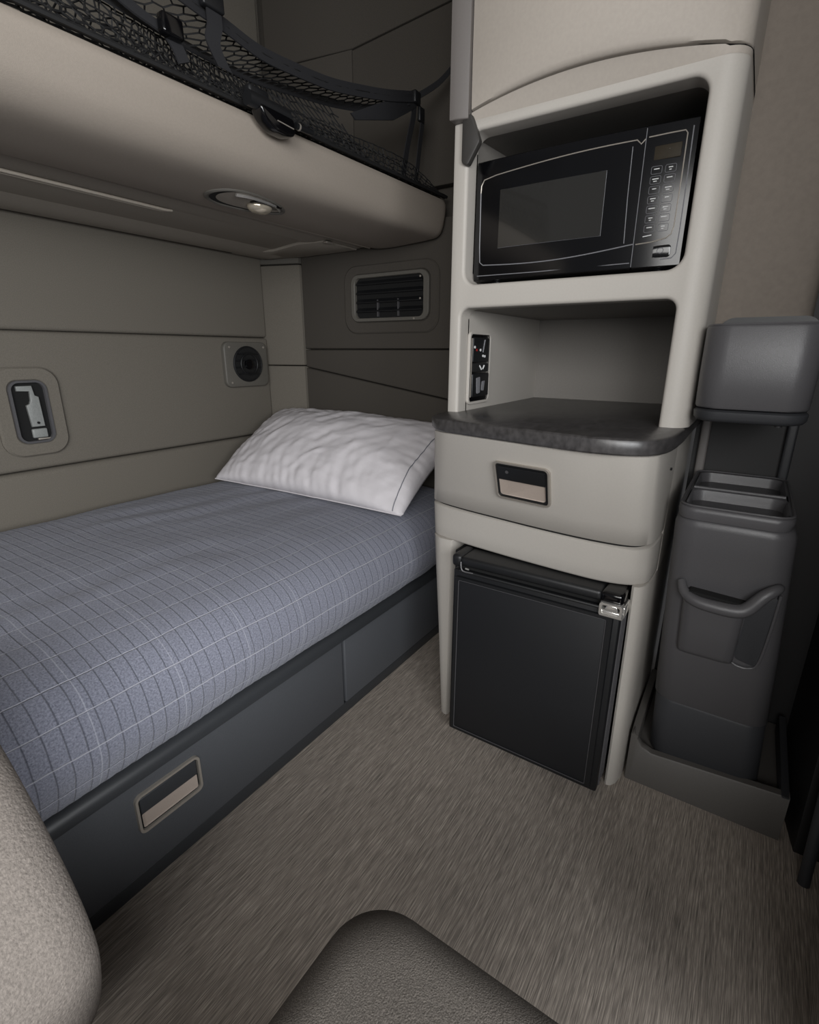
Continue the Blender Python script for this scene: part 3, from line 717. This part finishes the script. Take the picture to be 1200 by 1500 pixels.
# bowed header band and upper cupboard door
def bow(z, b, xr=0, zb=0):
    out = []
    for i in range(33):
        t = i/32; y = -.290-(.772-.290)*t; k = math.sin(PI*(.03+.94*t))**.85
        out.append(Vector((FX-b*k+xr, y, z+zb*k)))
    for i in range(1, 9):
        a = i/8*PI/2; out.append(Vector((FX+.042-.042*math.cos(a)+xr, -.772-.040*math.sin(a), z)))
    return out+[Vector((-.13,-.812,z)),Vector((-.13,-.290,z))]
obj('header', loft([bow(1.5895,.0,.0,0), bow(1.591,.003,0,.004), bow(1.595,.010,0,.014), bow(1.599,.017,0,.022), bow(1.601,.020,0,.0235), bow(1.602,.020,.004,.024)], False, True), 'tower_up', tw, 70)
obj('shadow_gap', loft([bow(1.599,.018,.008,.024), bow(1.612,.018,.008,.024)]), 'gap', tw)
ud = obj('cupboard_door', loft([bow(1.6055,.021,.004,.024), bow(1.607,.025,0,.024), bow(1.615,.030,0,.024), bow(1.64,.036,0,.022), bow(1.70,.046,0,.018), bow(1.9,.060,0,.005), bow(2.2,.06), bow(2.49,.05)]), 'tower_up', tw, 60)
# left pillar strip beside the cupboard and its dark clip
obj('pillar', prism([(-.725,-.247),(-.725,-.262),(-.715,-.288),(-.13,-.2895),(-.13,-.244)], 2, 1.5905, 2.49, .003), 'pillar', tw)
obj('pillar_clip', prism(rquad([(-.272,1.60),(-.272,1.510),(-.288,1.502),(-.317,1.545),(-.294,1.60)], .006), 0, -.712, -.695, .003, 2), 'clip', tw)
# socket panel on the niche's left wall
sk = obj('socket_panel', prism(rrect(-.650,-.530,.972,1.146,.012), 1, -.2815, -.2765, .001, 2, only=0), 'gloss', tw)
obj('frame', frame_plate(1, rrect(-.655,-.525,.966,1.152,.014), rrect(-.648,-.532,.973,1.145,.010), -.2835, -.2765, .001), 'tower', sk)
obj('switch', box(-.640,-.545,-.2865,-.281,1.075,1.137,.003), 'black', sk)
obj('switch', box(-.640,-.545,-.2865,-.281,1.050,1.072,.003), 'gap', sk)
obj('socket', box(-.640,-.540,-.2875,-.281,.985,1.046,.003), 'black', sk)
obj('socket_plate', prism(rquad([(-.620,1.035),(-.600,1.037),(-.598,.995),(-.616,.993)], .003), 1, -.2895, -.287), 'line', sk)
obj('socket_plate', prism(rquad([(-.585,1.025),(-.570,1.026),(-.575,1.000),(-.588,1.0)], .003), 1, -.2895, -.287), 'line', sk)
obj('edge_highlight', tube([(-.6445,-.284,.985),(-.6445,-.284,1.135)], .0014, 6), 'nickel', sk)
for x, z, mm_ in ((-.622,1.106,'red'),(-.60,1.106,'legend'),(-.634,1.113,'legend'),(-.583,1.091,'legend'),(-.572,1.090,'legend')):
    obj('lamp', cyl((x,z), 1, .0035, -.2880, -.2862, 10), mm_, sk)
for x0, z0, x1, z1 in ((-.602,1.066,-.590,1.056),(-.582,1.057,-.574,1.066)):
    obj('symbol', tube([(x0,-.2868,z0),(x1,-.2868,z1)], .0022, 6), 'legend', sk)
obj('glint_bar', tube([(-.575,-.287,1.132),(-.585,-.287,1.10)], .002, 6), 'line', sk)

# ------------------------------------------------------------------ microwave
mw = thing('microwave', (-.5, -.52, 1.2565), 'glossy black microwave oven sitting in the tower bay', 'microwave')
X0 = -.662
obj('body', box(X0+.012, -.33, -.745, -.291, 1.268, 1.519, .006), 'black', mw)
def bowx(y): return -.010*math.cos((y+.518)/.226*PI/2*.9)
def mbow(bm_, name, material, par, sm=38):
    # subdivide long faces before bowing
    for v in bm_.verts: v.co.x += bowx(v.co.y)
    return obj(name, bm_, material, par, sm)
def gridplate(outline_fn, x, n=24, th=.012, bm=None):
    """plate whose top and bottom are curves zt(y), zb(y)"""
    rs = []
    y0, y1, zt, zb = outline_fn
    for i in range(n+1):
        y = y0+(y1-y0)*i/n
        rs.append([Vector((x, y, zb(y)+.002)), Vector((x+.002, y, zb(y))), Vector((x+th, y, zb(y))), Vector((x+th, y, zt(y))), Vector((x+.002, y, zt(y))), Vector((x, y, zt(y)-.002))])
    return loft(rs, bm=bm)
door = mbow(gridplate((-.291,-.655,lambda y:1.519,lambda y:1.267), X0), 'door', 'gloss', mw)
ctrl = mbow(gridplate((-.657,-.746,lambda y:1.519,lambda y:1.267), X0, 8), 'control_panel', 'gloss', mw)
# curved door trim line (rounded frame)
def curve_line(pts, r, name, material, par, closed=False):
    p = [Vector((X0-.0006+bowx(y), y, z)) for y, z in pts]
    return obj(name, tube(p, r, 6, closed), material, par)
top = [(-.302,1.455),(-.303,1.470),(-.310,1.481),(-.34,1.486)]+[(-.34-.30*t, 1.486+.012*math.sin(PI*t*.55)) for t in [i/12 for i in range(1,13)]]
curve_line(top+[(-.648,1.490),(-.655,1.497)], .0012, 'trim_line', 'nickel', door)
low = [(-.302,1.455),(-.303,1.40),(-.304,1.34),(-.306,1.308),(-.315,1.301)]+[(-.315-.34*t, 1.301-.010*math.sin(PI*t)+.012*t) for t in [i/14 for i in range(1,15)]]
curve_line(low, .0012, 'trim_line', 'line', door)
curve_line([(-.633,1.488),(-.634,1.40),(-.637,1.316)], .0008, 'trim_line', 'line', door)
wn = box(-.0022, 0, -.588, -.353, 1.335, 1.454, 0)
bmesh.ops.subdivide_edges(wn, edges=[e_ for e_ in wn.edges if abs(e_.verts[0].co.y-e_.verts[1].co.y) > .1], cuts=12)
for v in wn.verts: v.co.x += X0
mbow(wn, 'window', 'smoke', door)
curve_line([(-.353,1.335),(-.353,1.454),(-.588,1.454)], .0007, 'window_edge', 'line', door)
curve_line([(-.353,1.335),(-.42,1.335),(-.50,1.335),(-.588,1.335),(-.588,1.454)], .0005, 'window_edge', 'line', door)
curve_line([(-.30,1.268+.010),(-.45,1.268+.008),(-.652,1.268+.010)], .0010, 'lower_edge', 'line', door)
# control panel details
curve_line([(-.661,1.499),(-.70,1.500),(-.724,1.500),(-.728,1.495),(-.728,1.42),(-.727,1.34),(-.724,1.326),(-.715,1.319),(-.69,1.314),(-.660,1.312)], .0012, 'trim_line', 'nickel', ctrl)
curve_line([(-.737,1.505),(-.738,1.40),(-.738,1.33),(-.737,1.29),(-.730,1.282),(-.71,1.281)], .0011, 'trim_line', 'line', ctrl)
curve_line([(-.656,1.515),(-.656,1.27)], .0007, 'trim_line', 'line', ctrl)
pad_ = box(X0-.0014+bowx(-.70), X0+.002, -.7215, -.668, 1.458, 1.482, .001); obj('display', pad_, 'display', ctrl)
curve_line([(-.700,1.474),(-.714,1.475)], .0009, 'display_segment', 'legend', ctrl)
rows = [1.441,1.424,1.407,1.390,1.373,1.356,1.339]
for ri, z in enumerate(rows):
    for ci, y in enumerate((-.682,-.707)):
        rr = rrect(y-.0095, y+.0095, z-.0065, z+.0065, .0025, 3)
        pts = [Vector((X0-.0004+bowx(a), a, b)) for a, b in rr]
        bt = obj('button', tube(pts, .00042, 4, True), 'line', ctrl)
        w = (.006,.0045,.007)[(ri*2+ci) % 3]
        lg = tube([(X0-.0008+bowx(y), y+w/1.2, z+.0018), (X0-.0008+bowx(y), y-w/1.2, z+.0018)], .0009, 4)
        if (ri+ci) % 2: lg = tube([(X0-.0008+bowx(y), y+w/2, z-.0022), (X0-.0008+bowx(y), y-w/2.5, z-.0022)], .0008, 4, bm=lg)
        obj('legend', lg, 'legend', bt)
curve_line([(-.672,1.325),(-.688,1.327)], .0008, 'legend', 'legend', ctrl)
obj('open_button', mbow_b := prism(rrect(-.727,-.668,1.284,1.307,.006), 0, X0-.0045, X0+.001, .0015, 2, only=0), 'gloss', ctrl)
obj('emblem', tube([(X0-.0050, -.708+.006*math.cos(i*PI/8), 1.297+.005*math.sin(i*PI/8)) for i in range(16)], .0005, 4, True), 'line', ctrl)
for y in (-.33,-.70): obj('foot', cyl((X0+.05, y), 2, .012, 1.2565, 1.27, 16), 'black', mw)
for y in (-.33,-.70): obj('foot', cyl((-.38, y), 2, .012, 1.2565, 1.27, 16), 'black', mw)

# ------------------------------------------------------------------ fridge
fr = thing('mini_fridge', (-.45, -.53, 0), 'black mini fridge built into the opening below the drawer', 'fridge')
obj('body', box(-.702, -.22, -.750, -.285, .018, .568, .004), 'black', fr)
fd = obj('door', box(-.778, -.705, -.750, -.322, .030, .548, .006), 'black', fr)
obj('door_gasket', box(-.706, -.700, -.745, -.30, .034, .556), 'gap', fr)
# framed panel
po_ = rrect(-.736,-.330,.040,.530,.008,4); pi2 = rrect(-.721,-.341,.047,.519,.004,4)
obj('panel_frame', frame_plate(0, po_, pi2, -.785, -.776, .0025), 'black', fd)
obj('door_panel', prism(pi2, 0, -.7815, -.776, .0012, 2, only=0), 'black_panel', fd)
obj('panel_bead', tube([Vector((-.7825,a,b)) for a, b in pi2], .0011, 6, True), 'charcoal', fd)
# vertical ribs on the door's latch side
for x in (-.762,-.748,-.732,-.716): obj('side_rib', tube([(x,-.7515,.045),(x,-.7515,.535)], .0022, 6), 'charcoal', fd)
# handle: deep groove and rounded bar on top of the door
obj('handle_groove', box(-.765, -.706, -.742, -.33, .546, .562), 'gap', fd)
obj('handle_bar', box(-.786, -.706, -.705, -.345, .562, .588, .009, 4), 'black', fd)
obj('handle_lip', tube([(-.786,-.345,.549),(-.786,-.705,.549)], .004, 8), 'black', fd)
obj('end_cap', box(-.784, -.702, -.347, -.318, .556, .590, .010, 4), 'black', fd)
obj('end_cap', box(-.788, -.704, -.753, -.703, .560, .590, .010, 4), 'gloss', fd)
lk = obj('latch', frame_plate(0, rrect(-.755,-.704,.534,.566,.006), rrect(-.748,-.711,.540,.560,.004), -.796, -.775, .002), 'chrome', fd)
obj('latch_plate', box(-.793, -.705, -.757, -.703, .530, .548, .005), 'chrome', fd)
obj('latch_tongue', prism([(-.722,.563),(-.742,.563),(-.745,.549),(-.715,.549)], 0, -.797, -.785, .002), 'chrome', fd)
obj('latch_side', box(-.788,-.735,-.759,-.752,.535,.562,.003), 'chrome', fd)
obj('wire_clip', tube([(-.787,-.362,.559),(-.787,-.372,.558)], .0025, 8), 'chrome', fd)
obj('wire_clip', tube(catmull([(-.787,-.348,.575),(-.792,-.352,.560),(-.792,-.360,.552),(-.788,-.385,.551)],4), .002, 6), 'charcoal', fd)
for y in (-.35,-.70): obj('foot', cyl((-.66, y), 2, .014, 0, .02, 16), 'gap', fr)
for y in (-.35,-.70): obj('foot', cyl((-.28, y), 2, .014, 0, .02, 16), 'gap', fr)

# ------------------------------------------------------------------ organiser on the right
def rr3(x0, x1, y0, y1, z, r, n=8): return [Vector((a, b, z)) for a, b in rrect(x0, x1, y0, y1, r, n)]
# upper wall bin
ubn = thing('wall_bin', (-.5, -.915, .975), 'dark grey open-topped plastic bin fixed to the wall beside the tower', 'bin')
def ubr(z, d=0, f=0): return rr3(-.742+d+f, -.46-d, -1.006+d, -.8175-d, z, .045-d*.6)
obj('bin_shell', loft([ubr(.998,.004,.004), ubr(1.002,.001,.004), ubr(1.06,.0,.001), ubr(1.145,0,-.002), ubr(1.150,.003,-.002), ubr(1.150,.009,-.002), ubr(1.147,.012,-.002), ubr(1.05,.012,0), ubr(1.03,.02,0)]), 'charcoal', ubn, 50)
obj('bottom_tray', loft([ubr(.972,.012,.004), ubr(.974,.006,.004), ubr(.980,.001,.004), ubr(.992,.0,.003), ubr(.9955,.004,.004)]), 'charcoal_d', ubn, 50)
obj('rim_bead', tube([p for p in ubr(1.150,.004,-.002)], .003, 6, True), 'charcoal', ubn)
obj('rim_gap_shade', loft([[Vector((-.462,y,z)) for y, z in rrect(-1.01,-.822,1.0,1.177,.03)],[Vector((-.4505,y,z)) for y, z in rrect(-1.01,-.822,1.0,1.177,.03)]]), 'black', ubn)  # black sliver above the rim, painted shade for the gap behind it
obj('bottom_clip', cyl((-.66,-.965), 2, .006, .962, .974, 10), 'charcoal', ubn)
# trash bin
tb = thing('waste_bin', (-.52, -.93, .05), 'tall dark grey waste bin with front pocket and divided top tray beside the fridge cabinet', 'bin')
def tbr(z, d=0, ov=None):
    t = (z-.10)/.68
    xf = -.630-.112*t; yl = -.836+.018*t; yr = -1.086+.054*t
    r = .045
    return rr3(xf+d, -.345-d, yr+d, yl-d, z, max(.01, r-d*.5))
obj('bin_body', loft([tbr(.284,.004), tbr(.288,.0), tbr(.5), tbr(.70), tbr(.755), tbr(.768,.003), tbr(.775,.010), tbr(.777,.02)]), 'charcoal', tb, 50)
obj('bin_base', loft([tbr(.0905,.012), tbr(.094,.006), tbr(.10,.003), tbr(.277,.003), tbr(.283,.006)]), 'charcoal_d', tb, 50)
obj('shadow_gap', loft([tbr(.2795,.008), tbr(.2865,.008)]), 'gap', tb)
def tray(z, d=0, x0=-.745, x1=-.352, y0=-1.024, y1=-.822, r=.035): return rr3(x0+d, x1-d, y0+d, y1-d, z, max(.008, r-d*.6))
# tray collar + rim with two pockets
tr_b = loft([tray(.774,.004), tray(.790,0), tray(.798,.001), tray(.802,.006), tray(.802,.012)], False, False)
def pocket_rim(x0, x1, bm): 
    f = lambda z, d: rr3(x0+d, x1-d, -1.013+d, -.834-d, z, max(.008,.028-d*.5))
    return loft([f(.802,-.002), f(.800,.001), f(.79,.003), f(.715,.010), f(.705,.022)], False, True, bm=bm)
tr_b = pocket_rim(-.732,-.575, tr_b); tr_b = pocket_rim(-.560,-.362, tr_b)
# top surface of rim with two holes
bmr = bmesh.new(); ed = []
for lp in (tray(.802,.012), rr3(-.734,-.573,-1.015,-.832,.802,.029), rr3(-.562,-.360,-1.015,-.832,.802,.029)):
    vs = [bmr.verts.new(p) for p in lp]
    for i in range(len(vs)): ed.append(bmr.edges.new((vs[i], vs[(i+1) % len(vs)])))
bmesh.ops.triangle_fill(bmr, use_beauty=True, use_dissolve=False, edges=ed)
tr_b = merge(tr_b, bmr)
trb = obj('top_tray', tr_b, 'charcoal', tb, 45)
obj('tray_bead', tube([p for p in tray(.8025,.004)], .0028, 6, True), 'charcoal', tb)
obj('divider_bead', tube([(-.5675,-.836,.803),(-.5675,-1.010,.803)], .0045, 8), 'charcoal', tb)
# front pocket, standing proud of the front face
def fx(z): return -.630-.112*(z-.10)/.68
def prow(z, y0, y1, out, r=.022):
    x = fx(z); return [Vector((x+.01,y1,z)), Vector((x-out*.4,y1-.001,z)), Vector((x-out*.85,y1-.008,z)), Vector((x-out,y1-.022,z)),
                       Vector((x-out,(y0+y1)/2,z)), Vector((x-out,y0+.022,z)), Vector((x-out*.85,y0+.008,z)), Vector((x-out*.4,y0+.001,z)), Vector((x+.01,y0,z))]
obj('front_pocket', loft([prow(.445,-.972,-.868,.004), prow(.450,-.975,-.866,.016), prow(.462,-.976,-.864,.022), prow(.53,-.977,-.862,.026), prow(.590,-.978,-.860,.030)]), 'charcoal', tb, 60)
rim_pts = catmull([(fx(.62)-.002,-.852,.628),(fx(.61)-.020,-.862,.610),(fx(.60)-.033,-.885,.600),(fx(.6)-.036,-.92,.597),(fx(.6)-.036,-.958,.598),(fx(.61)-.032,-.978,.608),(fx(.63)-.024,-1.000,.640),(fx(.64)-.012,-1.018,.655),(fx(.64)+.002,-1.024,.655)], 5)
obj('pocket_rim', tube(rim_pts, [.008+.0065*math.sin(PI*i/(len(rim_pts)-1)) for i in range(len(rim_pts))], 10), 'charcoal', tb)
obj('pocket_mouth', prism(rquad([(-.870,.618),(-.975,.612),(-.985,.600),(-.865,.600)], .004), 0, fx(.61)-.028, fx(.61)-.001), 'gap', tb)
# side groove of the pocket
obj('pocket_side', loft([[Vector((fx(z)-.0015,y,z)) for y, z in rquad([(-.980,.465),(-1.018,.455),(-1.024,.63),(-.985,.60)],.012)],
                        [Vector((fx(z)-.0005,y,z)) for y, z in rquad([(-.975,.462),(-1.020,.452),(-1.026,.635),(-.980,.605)],.012)]]), 'charcoal_d', tb)
obj('groove_bead', tube(catmull([(fx(.455)-.002,-.972,.452),(fx(.45)-.003,-.985,.446),(fx(.45)-.003,-1.005,.447),(fx(.46)-.003,-1.020,.465),(fx(.55)-.002,-1.026,.55),(fx(.63)-.002,-1.028,.64)],5), .003, 8), 'charcoal', tb)
# curved tray the bin stands in
bt_ = thing('bin_stand', (-.5, -.97, 0), 'low grey moulded floor tray under the waste bin', 'stand')
def bsec(x, z1, y0, y1): return [Vector((x,y0,0)),Vector((x,y1,0)),Vector((x,y1,z1)),Vector((x,y0,z1))]
stp = []
for i in range(15):
    t = i/14; y = -.802-(1.142-.802)*t
    z = .100+.026*t+.055*math.exp(-(t/.06)**2)
    xf = -.650+.004*t; z0f = .0895
    stp.append([Vector((xf,y,0)),Vector((xf,y,z-.004)),Vector((xf+.003,y,z)),Vector((xf+.022,y,z)),Vector((xf+.026,y,z-.004)),Vector((xf+.03,y,z0f)),Vector((-.31,y,z0f)),Vector((-.31,y,0))])
obj('tray_front', loft(stp), 'base_tray', bt_, 40)
obj('tray_wing', prism([(-.650,0),(-.34,0),(-.34,.165),(-.50,.165),(-.60,.16),(-.650,.145)], 1, -.815, -.797, .003, 2), 'base_tray', bt_)
obj('tray_side', prism([(-.646,0),(-.34,0),(-.34,.14),(-.646,.126)], 1, -1.142, -1.125, .003, 2), 'charcoal_d', bt_)

# ------------------------------------------------------------------ seats close to the camera
st = thing('fabric_seat', (-1.9, -.95, 0), 'dark grey fabric seat cushion in the foreground over the floor', 'seat')
def cush(z, d, r=.05): return rr3(-2.25+d, -1.555-d, -1.35+d, -.640-d, z, r+.0, 10)
def cushion(z0, z1, rd, fnx):
    rs = []
    for k in range(7):
        a = -PI/2+k/6*PI/2; rs.append(fnx(z0+rd*.6*(1+math.sin(a)), rd*(1-math.cos(a))))
    for k in range(1, 9):
        a = k/8*PI/2; rs.append(fnx(z1-rd*(1-math.sin(a)), rd*(1-math.cos(a))))
    return loft(rs)
sc_ = cushion(.34, .50, .06, lambda z, d: rr3(-2.25+d, -1.527-d, -1.185+d, -.612-d, z, .065, 10))
for v in sc_.verts:
    # gentle crown and rising towards the back
    if v.co.z > .44:
        u = (v.co.x+1.89)/.36; w = (v.co.y+.98)/.37
        v.co.z += .012*max(0, 1-u*u)*max(0, 1-w*w)
obj('cushion', sc_, 'seat', st, 80)
obj('pedestal', box(-2.15, -1.66, -1.12, -.74, 0, .345, .02), 'black', st)
st2 = thing('upholstered_seat', (-2.1, -.15, 0), 'light grey woven fabric seat back edge at the bottom left, close to the bunk', 'seat')
yz = [(-.085,.74),(-.16,.708),(-.250,.655),(-.325,.588),(-.382,.513),(-.405,.455),(-.402,.40),(-.37,.31),(-.31,.215),(-.245,.12),(-.17,.08),(-.085,.08)]
yzc = [(p.y, p.z) for p in catmull([(0,a,b) for a, b in yz], 6)]
cy0, cz0 = -.10, .42
rs = []
for k in range(9):
    a = k/8*PI/2; rd = .035; s_ = 1-rd*(1-math.sin(a))/.45
    rs.append([Vector((-1.745-rd*(1-math.cos(a))*0-rd*(1-math.cos(PI/2-a)), cy0+(y-cy0)*s_, cz0+(z-cz0)*s_)) for y, z in yzc])
rs = []
rd = .05
for k in range(9):          # front edge rolls over
    a = PI/2*(1-k/8); s_ = 1-rd*(1-math.cos(a))/.44
    rs.append([Vector((-1.742-rd*(1-math.sin(a)), cy0+(y-cy0)*s_, cz0+(z-cz0)*s_)) for y, z in yzc])
rs.append([Vector((-2.3, y, z)) for y, z in yzc])
obj('back_cushion', loft(rs), 'seat_l', st2, 80)
obj('pedestal', box(-2.2, -1.9, -.22, -.09, 0, .085, .01), 'black', st2)

# ------------------------------------------------------------------ light
def area(name, loc, target, sx, sy, power, col):
    l = bpy.data.lights.new(name, 'AREA'); l.shape = 'RECTANGLE'; l.size = sx; l.size_y = sy; l.energy = power; l.color = col
    o = bpy.data.objects.new(name, l); COL.objects.link(o); o.location = loc
    d = Vector(target)-Vector(loc); o.rotation_euler = d.to_track_quat('-Z', 'Y').to_euler(); return o
area('windshield_light', (-3.7,-1.3,1.7), (-.4,-.3,.7), 1.6, 1.0, 40, (1,.985,.96))
area('near_bed_fill_light', (-1.95,-2.3,1.25), (-1.45,.3,.4), 1.2, .8, 36, (.96,.98,1))  # added fill to brighten the near side of the bed
area('side_window_light', (-2.9,-2.0,1.45), (-.9,0,.6), 1.5, .9, 46, (.96,.98,1))
w = bpy.data.worlds.new('World'); S.world = w; w.use_nodes = True
w.node_tree.nodes['Background'].inputs[0].default_value = (.62,.63,.66,1); w.node_tree.nodes['Background'].inputs[1].default_value = .22

# ------------------------------------------------------------------ camera
yaw, pitch, roll = .5838, .3062, .0038
F = Vector((math.cos(yaw)*math.cos(pitch), math.sin(yaw)*math.cos(pitch), -math.sin(pitch)))
R = Vector((math.sin(yaw), -math.cos(yaw), 0)); U = R.cross(F)
R2 = R*math.cos(roll)+U*math.sin(roll); U2 = -R*math.sin(roll)+U*math.cos(roll)
cam = bpy.data.cameras.new('Camera'); co = bpy.data.objects.new('Camera', cam); COL.objects.link(co)
mx = Matrix((R2, U2, -F)).transposed().to_4x4(); mx.translation = Vector((-1.8867, -.9116, 1.1)); co.matrix_world = mx
cam.sensor_fit = 'AUTO'; cam.sensor_width = 36; cam.lens = 740.6663/1500*36; cam.clip_start = .02
S.camera = co
S.view_settings.view_transform = 'Standard'; S.view_settings.look = 'None'; S.view_settings.exposure = -.08
